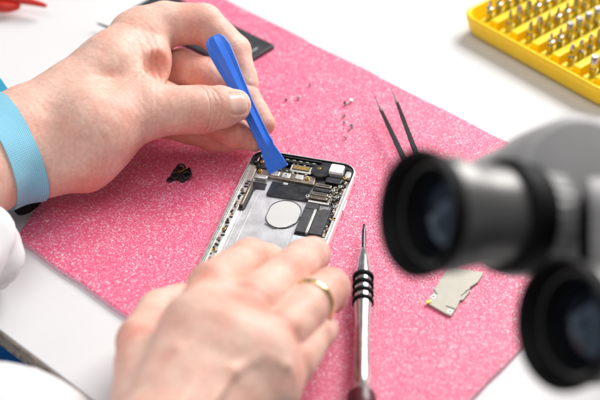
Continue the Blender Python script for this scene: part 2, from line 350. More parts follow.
# ================================================================== PHONE
YAW = math.radians(-15.22)
def phone():
    root = empty('smartphone_housing', (-2.816, 4.397, 0.004), YAW, 'opened silver smartphone housing with exposed circuit board under blue pry tool', 'smartphone')
    W, L, H = 6.71, 13.83, .70
    # local frame: x = across, y = -v (v runs down the phone)
    def bx(name, m, u0, v0, u1, v1, z0, z1, bev=.02, par=root, yaw=0): 
        return MB().box(((u0+u1)/2, -(v0+v1)/2, (z0+z1)/2), (abs(u1-u0), abs(v1-v0), z1-z0), yaw).build(name, m, par, bev=bev)
    MB().prism(rrect(.1, -L+.1, W-.1, -.1, .85, 8), .0, .13).build('back_plate', M['alu'], root)
    out = rrect(0, -L, W, 0, .98, 10); inn = rrect(.15, -L+.15, W-.15, -.15, .84, 10); n = len(out)
    def offs(poly, k): return [((x-W/2)*(1-k/(W/2))+W/2, (y+L/2)*(1-k/(L/2))-L/2) for x, y in poly]
    rings = []
    for k, z in ((.14, .01), (.04, .08), (0, .2), (0, .48), (.04, .60), (.09, .655)): rings.append([(x, y, z) for x, y in offs(out, k)])
    rings.append([(x, y, .655) for x, y in inn]); rings.append([(x, y, .12) for x, y in inn])
    MB().rings(rings, False).build('frame', M['alu_bright'], root, ang=50)
    g = MB(); o2, i2 = offs(inn, -.012), offs(inn, .022); m_ = len(o2)
    g.add([(x, y, .645) for x, y in offs(inn, -.004)]+[(x, y, .645) for x, y in i2]+[(x, y, .50) for x, y in i2],
          [(i, (i+1) % m_, m_+(i+1) % m_, m_+i) for i in range(m_)]+[(m_+i, m_+(i+1) % m_, 2*m_+(i+1) % m_, 2*m_+i) for i in range(m_)])
    g.build('gasket', M['black'], root)
    # side key slit on the right, antenna bands
    bx('side_button', M['alu_bright'], W-.01, 3.3, W+.045, 4.3, .22, .44, .02)
    for u in (0, W): bx('antenna_band', M['white_part'], u-.008, 1.05, u+.008, 1.22, .05, .6, .0)
    # inner rails
    bx('side_rail', M['silverp'], .17, 1.4, .62, 12.4, .13, .36)
    bx('side_rail', M['silverp'], 6.30, 2.2, 6.54, 12.4, .13, .42)
    # battery well with brushed groove lines
    for u in (.78, 1.25): bx('well_ridge', M['alu'], u, 3.6, u+.10, 12.6, .13, .155, .01)
    # black L-shaped flex at left
    MB().prism([(.66, -2.75), (1.6, -2.75), (1.62, -3.3), (1.12, -3.36), (1.02, -3.6), (1.0, -5.3), (.9, -5.55), (.66, -5.55)], .13, .20).build('flex_cable', M['flex'], root, bev=.02)
    bx('bracket', M['bronze'], .62, 3.1, .82, 5.3, .20, .44, .04)
    bx('bracket', M['silverp'], .70, 2.25, 1.55, 2.62, .2, .48, .08)
    # dark adhesive flap under the connector bar
    MB().prism([(1.85, -2.45), (4.36, -2.36), (4.40, -3.78), (1.95, -3.86), (1.82, -3.7)], .13, .235).build('adhesive_pad', M['flex'], root, bev=.04)
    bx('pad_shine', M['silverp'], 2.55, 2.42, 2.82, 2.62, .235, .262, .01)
    # round cornered coil plate and its dark outline
    coil = rrect(2.42, -6.5, 4.25, -4.0, .91, 12)
    MB().prism(coil, .13, .165).build('coil_plate', M['coil'], root, bev=.01)
    MB().tube([(x, y, .16) for x, y in rrect(2.37, -6.56, 4.30, -3.94, .97, 12)], .018, closed=True).build('outline_seal', M['black'], root)
    MB().tube([(2.5, -6.35, .17), (3.1, -6.66, .17), (3.8, -6.4, .17), (4.3, -5.8, .17), (4.36, -5.2, .17)], .022).build('outline_seal', M['black'], root)
    # top band: black recess, speaker/camera blocks
    MB().prism(rrect(.2, -1.55, 6.5, -.2, .78, 8), .13, .24).build('top_recess', M['black'], root)
    bx('top_rail', M['dark_steel'], .95, .24, 4.35, .34, .24, .60)
    bx('top_rail', M['black'], 1.6, .42, 4.15, .66, .24, .50)
    for k in range(6): bx('rail_clip', M['silverp'], 1.75+k*.42, .46, 1.93+k*.42, .52, .50, .53, .005)
    bx('corner_block', M['dark_steel'], .24, .62, .58, 1.2, .2, .52, .08)
    bx('camera_block', M['black'], .62, .36, 1.28, 1.0, .24, .53, .08)
    bx('camera_block', M['black'], .52, 1.12, 1.35, 1.62, .24, .46, .06)
    # connector bar
    MB().prism([(.75, -1.68), (2.2, -1.6), (4.35, -1.58), (4.42, -2.32), (2.4, -2.28), (1.5, -2.2), (.75, -2.3)], .2, .38).build('connector_bar', M['bronze'], root, bev=.03)
    bx('connector_shield', M['silverp'], 1.62, 1.72, 2.16, 2.14, .38, .47, .04)
    bx('connector_shield', M['silverp'], 2.32, 1.68, 2.82, 2.16, .38, .44, .03)
    q = bx('flex_connector', M['silverp'], 2.60, .74, 4.0, 1.40, .30, .42, .05)
    bx('connector_socket', M['black'], 2.74, .84, 3.82, 1.26, .42, .45, .02, q)
    for k in range(12): bx('gold_pad', M['brass'], 2.80+k*.082, .90, 2.85+k*.082, 1.20, .45, .468, .0, q)
    bx('flex_connector', M['silverp'], 3.15, 1.66, 3.62, 2.1, .38, .45, .02)
    # round black speaker pad and white square module
    MB().cyl((4.52, -1.02, .2), (4.52, -1.02, .50), .60, n=36).build('round_module', M['flex'], root, bev=.03)
    bx('round_module_tab', M['flex'], 4.15, .4, 4.95, 1.0, .2, .49, .1)
    bx('camera_module', M['alu_bright'], 5.02, .36, 5.92, 1.22, .24, .66, .10)
    MB().prism(rrect(5.05, -1.19, 5.89, -.39, .14, 5), .66, .69).build('module_cover', M['white_part'], root, bev=.01)
    bx('jack_block', M['dark_steel'], 5.02, 1.5, 6.02, 1.98, .2, .52, .05)
    bx('corner_block', M['alu_bright'], 6.02, .6, 6.42, 1.25, .2, .5, .1)
    # logic board
    pcb = [(4.42, -1.7), (6.3, -1.55), (6.30, -8.6), (5.5, -8.6), (5.4, -6.95), (4.42, -6.9)]
    MB().prism(pcb, .13, .235).build('circuit_board', M['pcb'], root, bev=.01)
    for k, (a, b, m) in enumerate(((2.14, 2.44, 'bronze'), (2.56, 2.84, 'dark_steel'), (2.96, 3.26, 'bronze'), (3.36, 3.6, 'bronze'))):
        q = bx('board_connector', M[m], 4.50, a, 5.52+.05*(k % 2), b, .235, .42, .04)
        bx('contact_slot', M['chip'], 4.62, a+.09, 5.42, b-.09, .42, .436, .0, q)
    bx('shield_strip', M['silverp'], 4.45, 3.74, 5.75, 3.92, .235, .34, .03)
    bx('memory_chip', M['chip'], 4.44, 4.62, 5.04, 6.78, .235, .40, .03)
    bx('processor', M['chip'], 5.24, 4.10, 6.02, 6.78, .235, .40, .03)
    bx('processor', M['chip'], 4.44, 4.04, 5.2, 4.56, .235, .37, .03)
    MB().prism([(5.07, -4.62), (5.22, -4.62), (5.22, -6.8), (5.07, -6.8)], .235, .44).build('shield_wall', M['silverp'], root, bev=.01)
    # fine print specks on processor
    for k in range(16): bx('chip_print', M['print'], 5.34+.09*(k % 7)+.03*RNG.random(), 4.22+.12*(k//7)+.04*RNG.random(), 5.39+.09*(k % 7)+.03*RNG.random(), 4.27+.12*(k//7)+.05, .40, .403, 0)
    lab = bx('label_sticker', M['sticker'], 4.42, 7.0, 5.35, 10.4, .235, .26, .01)
    bx('speaker_box', M['black'], 4.3, 10.6, 6.3, 13.2, .13, .5, .08)
    # gold ringed screws
    for u, v, z, m in ((.72, .62, .55, 'white_part'), (.80, 1.12, .5, 'brass'), (.90, 1.92, .46, 'brass'), (1.52, 1.6, .4, 'brass'), (2.57, 1.95, .45, 'white_part'), (3.9, 1.9, .42, 'brass'),
                       (1.35, .38, .5, 'brass'), (6.02, 2.2, .46, 'silverp'), (6.1, 3.2, .44, 'silverp'), (4.35, 3.55, .44, 'silverp'), (6.16, 4.1, .44, 'silverp'), (4.36, .8, .46, 'brass'),
                       (6.1, 1.35, .5, 'brass'), (5.72, 2.7, .5, 'silverp'), (.4, 7.7, .36, 'brass'), (.42, 9.6, .36, 'brass'), (6.42, 5.2, .42, 'brass')):
        sc = MB().cyl((u, -v, z-.10), (u, -v, z+.045), .12, n=20).build('screw', M[m], root, bev=.02)
        MB().cyl((u, -v, z+.04), (u, -v, z+.052), .068, n=8).build('screw_socket', M['black'], sc, smooth=False)
    # loose row of tiny components on both rails and on the board
    for k in range(30):
        v = 2.9+k*.29+.1*RNG.random(); u = .34+.14*(RNG.random()-.5)
        bx('rail_component', M[['black', 'dark_steel', 'black', 'bronze'][k % 4]], u, v, u+.10+.16*RNG.random(), v+.09+.16*RNG.random(), .34, .37+.06*RNG.random(), .01, yaw=.9*(RNG.random()-.5))
    for k in range(38):
        v = 1.5+k*.16+.08*RNG.random(); u = 6.06+.16*RNG.random()
        bx('capacitor', M[['ceramic', 'silverp', 'black', 'bronze', 'ceramic', 'dark_steel'][RNG.integers(6)]], u, v, u+.09+.07*RNG.random(), v+.06+.06*RNG.random(), .235, .33+.10*RNG.random(), .006)
    for k in range(44):
        u = 5.50+.42*RNG.random(); v = 2.1+1.75*RNG.random()
        bx('capacitor', M[['ceramic', 'silverp', 'black', 'ceramic'][RNG.integers(4)]], u, v, u+.1, v+.055, .235, .30+.08*RNG.random(), .006, yaw=.4*RNG.random())
    for k in range(44):
        u = 1.0+3.3*RNG.random(); v = (1.38 if k % 2 else .55)+.26*RNG.random()
        bx('top_component', M[['silverp', 'black', 'ceramic', 'bronze'][RNG.integers(4)]], u, v, u+.12, v+.08, .3, .36+.1*RNG.random(), .006)
phone()

# ================================================================== BATTERY under the hand
def battery():
    C = P(274.5, 44, .4); yaw = math.atan2(5.72, -6.52)
    root = empty('phone_battery', (C[0], C[1], .004), yaw, 'flat dark grey phone battery lying behind the bent index finger', 'battery')
    MB().box((5.4, 1.95, .17), (10.8, 3.9, .34)).build('cell', M['battery'], root, bev=.05, seg=3)
    MB().box((5.4, 3.86, .17), (10.6, .12, .24)).build('cell_edge', M['flex'], root, bev=.02)
    # unreadably small print, set as short rows
    t = MB()
    for r in range(11):
        x = 2.0+.3*(r % 2)
        while x < 8.2-.5*(r % 3):
            wd = .08+.22*RNG.random(); t.box((x+wd/2, 1.0+r*.22, .3425), (wd, .085, .003)); x += wd+.07
    t.build('fine_print', M['print'], root, smooth=False)
    t = MB(); x = .45
    for r in range(9): wd = .10; t.box((.62, 1.1+r*.17, .3425), (.16, .07+.05*(r % 2), .003))
    t.build('fine_print', M['print'], root, smooth=False)
battery()

# ================================================================== SMALL THINGS
def shield():
    px = [(448, 268), (484, 272), (478, 282), (470, 287), (470, 291), (463, 300), (460, 300), (457, 307), (451, 316), (446, 314), (427, 303), (433, 293), (434, 289)]
    w = [P(x, y, .15) for x, y in px]; o = w[8]
    root = empty('shield_plate', (o[0], o[1], .004), 0, 'small pale metal shield plate lying on foam beside the eyepiece', 'metal plate')
    poly = [(q[0]-o[0], q[1]-o[1]) for q in w]
    MB().prism(poly, .02, .16).build('plate', M['board_pale'], root, bev=.025)
    cen = np.mean(poly, 0); und = [tuple(cen+(np.array(q)-cen)*.96+np.array([.02, -.03])) for q in poly]
    MB().prism(und, 0., .02).build('under_frame', M['bronze'], root)
    def l(x, y): q = P(x, y, .17); return q[0]-o[0], q[1]-o[1]
    for x, y in ((433.5, 296.5), (450, 311.5)):
        a, b = l(x, y); s = MB().cyl((a, b, .155), (a, b, .175), .14, n=20).build('screw_eye', M['silverp'], root)
        MB().cyl((a, b, .175), (a, b, .182), .075, n=16).build('eye_hole', M['dark_red'], s)
    a, b = l(428.5, 302); MB().box((a, b, .19), (.3, .2, .06), .5).build('gold_tab', M['brass'], root, bev=.01)
    for (x0, y0), (x1, y1) in (((434, 290), (437, 294)), ((446, 306), (455, 309)), ((466, 291), (472, 288)), ((461, 296), (467, 291))):
        a, b = l(x0, y0), l(x1, y1); MB().tube([(*a, .165), (*b, .165)], .025).build('slot', M['black'], root)
shield()
def bracket():
    o = P(178, 176, 0)
    root = empty('plastic_bracket', (o[0], o[1], .004), 0, 'tiny black plastic bracket lying on foam below the left hand', 'bracket')
    def l(x, y): q = P(x, y, .15); return (q[0]-o[0], q[1]-o[1])
    MB().prism([l(*q) for q in ((172, 172), (177, 166), (183, 167), (184, 171), (189, 169), (192, 173), (190, 177), (182, 182), (178, 179), (173, 179))], .02, .22).build('plate', M['black'], root, bev=.05)
    MB().prism([l(*q) for q in ((166, 180), (168, 177.5), (174, 174.5), (176, 178), (170, 181.5))], .05, .17).build('arm', M['black'], root, bev=.03)
    MB().prism([l(*q) for q in ((180, 170), (184, 172.5), (190, 169), (191.5, 174), (184, 177))], .22, .34).build('clip', M['rubber'], root, bev=.04)
    a, b, c_ = l(178, 174), l(180, 175), l(185, 172); MB().tube([(*a, .35), (*b, .35), (*c_, .36)], .03).build('gold_spring', M['brass'], root)
    for x, y, rr in ((181, 169.5, .26), (187, 177, .24), (175, 177.5, .22)):
        a = l(x, y); MB().tube([(a[0]+rr*math.cos(q), a[1]+rr*math.sin(q), .30+.05*math.sin(q)) for q in np.linspace(0, 6.283, 16, endpoint=False)], .06, closed=True).build('wire_loop', M['black'], root)
    for x, y in ((178.5, 168.5), (168.8, 179.3)):
        a = l(x, y); MB().cyl((*a, .2), (*a, .235), .09, n=16).build('ring_boss', M['dark_steel'], root)
bracket()
def screws():
    spots = [(286.5, 100, 'red-brown', 'tiny screw lying alone nearest the pry tool', 0), (299, 98.5, 's', 'tiny silver screw second from the index fingertip', 1), (310, 85, 's', 'tiny silver screw nearest the battery corner', 0),
             (345, 105, 's', 'left screw of the touching pair near the tweezer tips', 1), (351, 102, 's', 'right screw of the touching pair near the tweezer tips', 1), (344, 116.5, 's', 'bright tiny screw just below the touching pair', 0),
             (344.5, 122.5, 's', 'tiny bright screw second below the touching pair', 0), (351.5, 128, 's', 'darkest tiny screw, right of the loose column near the tweezers', 1), (346, 138.5, 's', 'tiny screw lowest in the column above the phone corner', 0)]
    first = None
    for i, (x, y, _, lab, k) in enumerate(spots):
        q = P(x, y, .05)
        if first is None:
            r = empty('tiny_screw', (0, 0, 0)); 
            h = MB().cyl((0, 0, .0), (.0, .0, .05), .115, n=18).build('screw_head', M['steel'], r, bev=.012)
            MB().cyl((0, 0, .048), (0, 0, .053), .05, n=5).build('socket', M['black'], h, smooth=False)
            MB().lathe((0, 0, 0), (0, 0, -1), [(0, .06)]+[(.02+.02*j, .06 if j % 2 else .048) for j in range(9)]+[(.22, .03)], 12).build('shaft', M['steel'], r)
            first = r
        else:
            r = first.copy(); COL.objects.link(r)
            for ch in first.children:
                c_ = ch.copy(); COL.objects.link(c_); c_.parent = r
                for g in ch.children: d_ = g.copy(); COL.objects.link(d_); d_.parent = c_
        tilt = [1.75, .25, 1.4, .4, .2, 2.0, 1.6, .1, 1.7][i]
        r.location = (q[0]*S, q[1]*S, (.12 if tilt > 1 else .2)*S); r.rotation_euler = (tilt, 0, i*1.7); sc = (1.15 if k else .85); r.scale = (sc, sc, sc)
        tag(r, lab, 'screw', 'tiny screws scattered on the pink foam')
screws()

def screwdriver():
    a = P(364, 224, .75); b = P(361.5, 399, .85); L = float(np.linalg.norm(b-a)); d = (b-a)/L
    r_ = math.atan2(d[1], d[0]); root = empty('precision_screwdriver', (a[0], a[1], 0), r_, 'silver precision screwdriver with four black grip rings and dark red cap', 'screwdriver')
    z = .75; k = L/13.7
    o = lambda t: (t*k, 0, z+.1*t/13.7)
    end = o(16)
    MB().lathe(o(0), end, [(0, .03), (.1, .075), (.5, .085), (.52, .12), (2.45*k, .125)], 16).build('bit', M['dark_steel'], root)
    prof = [(2.2, .14), (2.45, .24), (3.1, .36), (4.0, .44), (4.3, .48), (7.0, .49), (7.2, .46), (8.2, .43), (9.5, .42), (11, .45), (12.4, .50), (13.1, .53), (13.2, .60), (13.35, .68), (13.55, .72)]
    MB().lathe(o(0), end, [(t*k, r) for t, r in prof], 40).build('handle', M['chrome'], root, ang=40)
    for t in (4.65, 5.3, 5.95, 6.6):
        g = MB(); g.lathe(o(0), end, [((t-.16)*k, .46), ((t-.15)*k, .54), ((t-.08)*k, .60), ((t+.08)*k, .60), ((t+.15)*k, .54), ((t+.16)*k, .46)], 36, False)
        g.build('grip_ring', M['rubber'], root, ang=60)
    MB().lathe(o(0), end, [(13.53*k, .66), (13.55*k, .75), (14.0*k, .79), (14.8*k, .76), (15.0*k, .6)], 36).build('end_cap', M['dark_red'], root, ang=50)
screwdriver()

def tweezers():
    tips = [[(373.5, 93, 1.15), (377, 101, 1.1), (380.5, 109, 1.05)], [(390.5, 87, 1.15), (393.5, 94, 1.1), (396.5, 101, 1.05)]]
    ends = [(404.5, 160), (417.5, 157)]
    o = P(450, 245, .5)
    root = empty('tweezers', (o[0], o[1], 0), 0, 'pair of fine pointed dark tweezers reaching out from under the eyepiece', 'tweezers')
    J = np.array([0, 0, .62])
    for tp, e in zip(tips, ends):
        w = [P(*q)-np.array([o[0], o[1], 0]) for q in tp]; m = P(*e, .95)-np.array([o[0], o[1], 0])
        dr = (m-w[2]); m2 = w[2]+dr*1.9; m3 = m2*.35+J*.65+np.array([.0, 0, 0])
        arm = []
        path = [(w[2], .10, .05), (w[2]+(m-w[2])*.3, .13, .06), (m, .17, .07), (m2, .26, .08), (m3, .4, .09), (J, .36, .09)]
        for p, hw, ht in path:
            dd = (J-w[2]); dd[2] = 0; dd /= np.linalg.norm(dd); sd = np.array([-dd[1], dd[0], 0])
            arm.append([p+sd*hw+[0, 0, ht], p-sd*hw+[0, 0, ht], p-sd*hw-[0, 0, ht], p+sd*hw-[0, 0, ht]])
        a_ = MB().rings(arm).build('arm', M['tweezer'], root, bev=.03)
        MB().tube([w[0], w[1], w[2]+(w[2]-w[1])*.3], [.018, .045, .085], 10).build('needle_tip', M['steel'], a_)
tweezers()

def probe():
    a, b = P(96.5, 22.5, .25), P(150, 44, .25)
    root = empty('steel_probe', (a[0], a[1], 0), 0, 'dark needle tip poking out behind the left knuckles', 'probe')
    v = b-a; v[2] = 0
    MB().tube([(0, 0, .2), tuple(v*.06+[0, 0, .22]), tuple(v*.3+[0, 0, .25])], [.02, .07, .1], 12).build('needle_tip', M['dark_steel'], root)
    MB().tube([tuple(v*.3+[0, 0, .25]), tuple(v*.34+[0, 0, .25]), tuple(v+[0, 0, .25])], [.12, .16, .16], 12).build('handle', M['steel'], root)
probe()

def red_tool():
    root = empty('red_cutters', (*P(10, -6, 0)[:2], ZT), 0, 'red plastic handled tool cut off by the top left corner', 'hand tool')
    o = np.array([*P(10, -6, 0)[:2], 0.]); 
    def q(x, y, z): return P(x, y, z)-o
    MB().tube([q(47, 2.5, 1.0), q(40, 0.5, 1.0), q(28, -2.5, 1.1), q(10, -6, 1.2), q(-25, -10, 1.2), q(-60, -10, 1.2)], [.16, .2, .28, .42, .5, .5], 14).build('handle', M['red'], root, sub=1)
    MB().tube([q(21, 2, .8), q(10, 4.0, .75), q(-3, 3, .7), q(-20, -2, .7), q(-60, -5, .7)], [.2, .42, .48, .5, .5], 14).build('handle', M['red'], root, sub=1)
    MB().tube([q(-55, -8, .95), q(-75, -9, .95), q(-95, -9, .9)], [.55, .7, .2], 12).build('jaw', M['steel'], root)
red_tool()

# ================================================================== BIT TRAY
def tray():
    yaw = math.radians(-48.5); a = np.array([math.cos(yaw), math.sin(yaw), 0]); b = np.array([math.cos(yaw+math.pi/2), math.sin(yaw+math.pi/2), 0])
    HT = 1.7; C = P(459.5, 12, ZT+HT)
    root = empty('bit_tray', (C[0], C[1], ZT+.004), yaw, 'yellow plastic stepped tray full of steel driver bits', 'tray')
    LX, LY = 13.3, 14.
    def ringz(k, z, r=1.1): return [(x, y, z) for x, y in rrect(k, k, LX-k, LY-k, max(.1, r-k*.3), 6)]
    MB().rings([ringz(.75, .0), ringz(.45, .12), ringz(.22, .5), ringz(.05, 1.2), ringz(0, HT-.06), ringz(.06, HT), ringz(.2, HT), ringz(.26, HT-.08), ringz(.42, .55)], False).build('shell', M['yellow'], root, ang=60)
    MB().prism(rrect(.70, .70, LX-.7, LY-.7, .4), .0, .55).build('tray_floor', M['yellow'], root)
    def loc2(x, y, z): q = P(x, y, ZT+z)-C; return float(q@a), float(q@b)
    x0, y0 = loc2(497, 14, 1.2); print('first row', x0, y0, loc2(517.5, 26.3, 1.2), loc2(505, 8, 1.2))
    rows = []
    sp = 1.85
    for r in range(6):
        xr = .95+.15+sp*r+.45
        MB().prism([(xr-.45, .9), (xr+.45, .9), (xr+.45, LY-.8), (xr-.45, LY-.8)], .55, 1.22).build('bit_step', M['yellow'], root, bev=.05)
        MB().prism([(xr+.46, 1.0), (xr+1.08, 1.0), (xr+1.08, LY-.8), (xr+.46, LY-.8)], .55, 1.62).build('step_lip', M['yellow'], root, bev=.05)
        rows.append(xr)
    return root, C, a, b, yaw, rows, y0
def bits():
    root, C, a, b, yaw, rows, y0 = tray()
    def make(kind):
        r = empty('driver_bit', (0, 0, 0))
        MB().lathe((0, 0, 0), (0, 0, 1), [(0, .24), (.95, .24), (1.0, .2)], 6).build('hex_shank', M['bitsteel'], r, smooth=False)
        if kind == 0:   # flat blade
            MB().rings([[(.18*math.cos(q)*sx, .18*math.sin(q)*sy, z) for q in np.linspace(0, 2*math.pi, 16, endpoint=False)] for z, sx, sy in ((1., 1, 1), (1.25, 1.3, 1.0), (1.6, 1.25, .5), (1.9, .95, .22))]).build('blade', M['bitsteel'], r)
        elif kind == 1:  # necked pointed
            MB().lathe((0, 0, 0), (0, 0, 1), [(1., .13), (1.1, .13), (1.12, .23), (1.28, .23), (1.3, .13), (1.75, .09), (1.9, .04)], 18).build('pointed_tip', M['bitsteel'], r, ang=40)
        elif kind == 2:  # socket
            MB().lathe((0, 0, 0), (0, 0, 1), [(1., .2), (1.2, .2), (1.22, .25), (1.85, .25), (1.9, .21)], 18).build('socket_end', M['bitsteel'], r, ang=40)
        else:            # cross
            MB().lathe((0, 0, 0), (0, 0, 1), [(1., .18), (1.4, .16), (1.45, .21), (1.6, .21), (1.9, .07)], 4).build('cross_tip', M['bitsteel'], r, ang=40)
        return r
    protos = {}
    kinds = {0: 'flat-blade', 1: 'fine pointed', 2: 'round socket', 3: 'cross-point'}
    ordn = ['first', 'second', 'third', 'fourth', 'fifth', 'sixth', 'seventh', 'eighth', 'ninth', 'tenth', 'eleventh']
    for ri, xr in enumerate(rows):
        kk = [1, 0, 0, 1, 3, 2, 1, 0][ri]
        for j in range(11):
            yl = 1.35+.95*j; w = C+a*xr+b*yl; w[2] = ZT+1.7; v = w-CAM; dd = v@FW; px = 300+F*(v@RT)/dd; py = 200-F*(v@UPV)/dd
            if px > 612 or py < -22: continue
            k = kk if j % 5 < 3 else (kk+1) % 4
            if ri == 3 and j >= 2: k = 2
            if k in protos:
                src = protos[k]; r = src.copy(); COL.objects.link(r)
                for ch in src.children: c_ = ch.copy(); COL.objects.link(c_); c_.parent = r
            else: r = make(k); protos[k] = r
            r.location = (w[0]*S, w[1]*S, (ZT+.95)*S); r.rotation_euler = (0, 0, RNG.random()*3)
            tag(r, f'{kinds[k]} bit {ordn[j]} from near wall in {ordn[ri]} row from tray corner', 'driver bit', 'steel bits standing in the yellow tray')
bits()

# ================================================================== PRY TOOL
def pry():
    a = P(213, 36, 7.0); b = P(278.5, 170, .62); L = float(np.linalg.norm(b-a)); d = (b-a)/L
    v = CAM-a; v /= np.linalg.norm(v); s = np.cross(d, v); s /= np.linalg.norm(s); n = np.cross(s, d)
    # cross-section: half width, half thickness, ridge height; t from top end to blade
    st = [(0., .30, .08, .10), (.012, .50, .14, .2), (.04, .66, .18, .30), (.10, .74, .2, .36), (.2, .68, .22, .40), (.35, .56, .24, .40), (.5, .47, .25, .36), (.65, .45, .25, .33), (.76, .46, .24, .32), (.80, .50, .22, .28), (.83, .46, .20, .10), (.87, .53, .16, .03), (.94, .62, .10, .02), (1., .65, .035, .01)]
    rg = []
    for t, hw, ht, rd in st:
        c_ = a+d*L*t
        prof = [(-hw, 0), (-hw*.93, ht*.75), (-hw*.6, ht*.6+rd*.1), (-hw*.16, ht*.7+rd*.55), (0, ht*.8+rd*.68), (hw*.16, ht*.7+rd*.55), (hw*.6, ht*.6+rd*.1), (hw*.93, ht*.75), (hw, 0), (hw*.9, -ht*.7), (0, -ht), (-hw*.9, -ht*.7)]
        rg.append([c_+s*x+n*y-a for x, y in prof])
    o = MB().rings(rg).build('pry_tool', M['blue'], None, loc=a, bev=.03, ang=25)
    tag(o, 'blue plastic pry tool held by the left hand, flat blade on the circuit board', 'pry tool')
pry()

# ================================================================== MICROSCOPE
def microscope():
    K = 1.33; Q = 1.26
    class MK(MB):
        def lathe(s, a, b, prof, n=32, cap=True): return MB.lathe(s, a, b, [(t*K, r*Q) for t, r in prof], n, cap)

    ax = .85*RT+.52*FW-.03*UPV; ax /= np.linalg.norm(ax)
    A = Pd(415, 213.5, 43.6*K); Bc = Pd(559, 324.5, 42.*K)
    base = Pd(760, 300, 74.)
    root = empty('stereo_microscope', (base[0], base[1], ZT), 0, 'grey stereo microscope head with two black eyepieces in the foreground', 'microscope')
    o = np.array([base[0], base[1], ZT])
    for c_ in (A, Bc):
        e = c_-o
        cup = MK().lathe(e, e+ax, [(0, 1.86), (-.04, 1.97), (.05, 2.03), (.25, 2.02), (.55, 1.92), (.6, 1.5), (1.0, 1.40), (.35, 1.66), (.1, 1.78), (0, 1.86)], 56, False).build('eyecup', M['rubber'], root, ang=60)
        MK().lathe(e, e+ax, [(.95, 1.5), (.96, 1.32), (1.25, 1.25), (1.26, .01)], 48, False).build('lens_seat', M['rubber'], cup)
        MK().lathe(e, e+ax, [(.66, .01), (.68, .3), (.74, .65), (.84, 1.0), (.98, 1.31)], 48, False).build('lens', M['lens'], cup, ang=80)
        MK().lathe(e, e+ax, [(.56, 1.5), (.57, 1.80), (.7, 1.85), (1.3, 1.85), (1.4, 1.74), (1.9, 1.70), (1.95, 1.62), (3.8, 1.62)], 56, False).build('eyepiece_tube', M['tube_grey'], root, ang=40)
        MK().lathe(e, e+ax, [(3.05, 1.6), (3.07, 1.80), (3.15, 1.86), (3.95, 1.86), (4.05, 1.8), (4.07, 1.5)], 56, False).build('locking_ring', M['rubber'], root, ang=50)
        MK().lathe(e, e+ax, [(4.0, 1.55), (4.7, 1.5)], 48).build('tube_sleeve', M['grey_body'], root)
    # large round prism housing behind and the body
    ax2 = -FW*.90+RT*.30+UPV*.15; ax2 /= np.linalg.norm(ax2)
    h = Pd(581, 190, 60.8)-o; h2 = Pd(730, 300, 52.*K)-o
    MK().lathe(h+ax2*.5, h-ax2*9, [(0, .01), (0, 2.15), (.06, 2.3), (.25, 2.44), (2.4, 2.46), (2.5, 2.3), (5, 2.3)], 64).build('prism_housing', M['grey_body'], root, ang=40)
    MK().lathe(h2+ax2*.2, h2-ax2*9, [(0, .01), (0, 2.9), (.25, 3.1), (5, 3.1)], 64).build('prism_housing', M['grey_body'], root, ang=40)
    e = A-o
    u_ = np.cross(ax, [0, 0, 1.]); u_ /= np.linalg.norm(u_); w_ = np.cross(ax, u_)
    MB().rings([[e+ax*t*K+Q*(r+(.05 if j % 4 < 2 else 0))*(math.cos(j*math.pi/60)*u_+math.sin(j*math.pi/60)*w_) for j in range(120)] for t, r in ((4.05, 1.62), (4.1, 1.72), (4.75, 1.74), (4.8, 1.62))]).build('knurled_collar', M['grey_body'], root, ang=30)
    k1 = Pd(600, 238, 58.5)-o
    for i in range(5): MK().lathe(k1+UPV*K*(.75-.4*i)-RT*.6, k1+UPV*K*(.75-.4*i)+RT*4, [(0, 1.0), (.05, 1.08), (6, 1.08)], 32).build('focus_rib', M['grey_body'], root)
    MB().cyl(h-ax2*1.8, h2-ax2*2.2, 1.7).build('housing_link', M['grey_body'], root, bev=.1)
    mid = h2-ax2*4
    Rm = np.array([RT, np.cross(ax2, RT)/np.linalg.norm(np.cross(ax2, RT)), ax2]).T
    MB().box(mid+RT*1.5, (8, 6, 6), R=Rm).build('head_body', M['grey_body'], root, bev=1.2, seg=5)
    top = mid+RT*6
    MB().cyl((0, 6, 1), (0, 6, float(top[2])+6), 1.5).build('pillar', M['steel'], root, bev=.1)
    MB().cyl(top, (0, 6, float(top[2])), 1.6).build('boom', M['grey_body'], root, bev=.1)
    MB().box((3, 6, 1.2), (16, 22, 2.4)).build('base_plate', M['grey_body'], root, bev=.5, seg=4)
microscope()

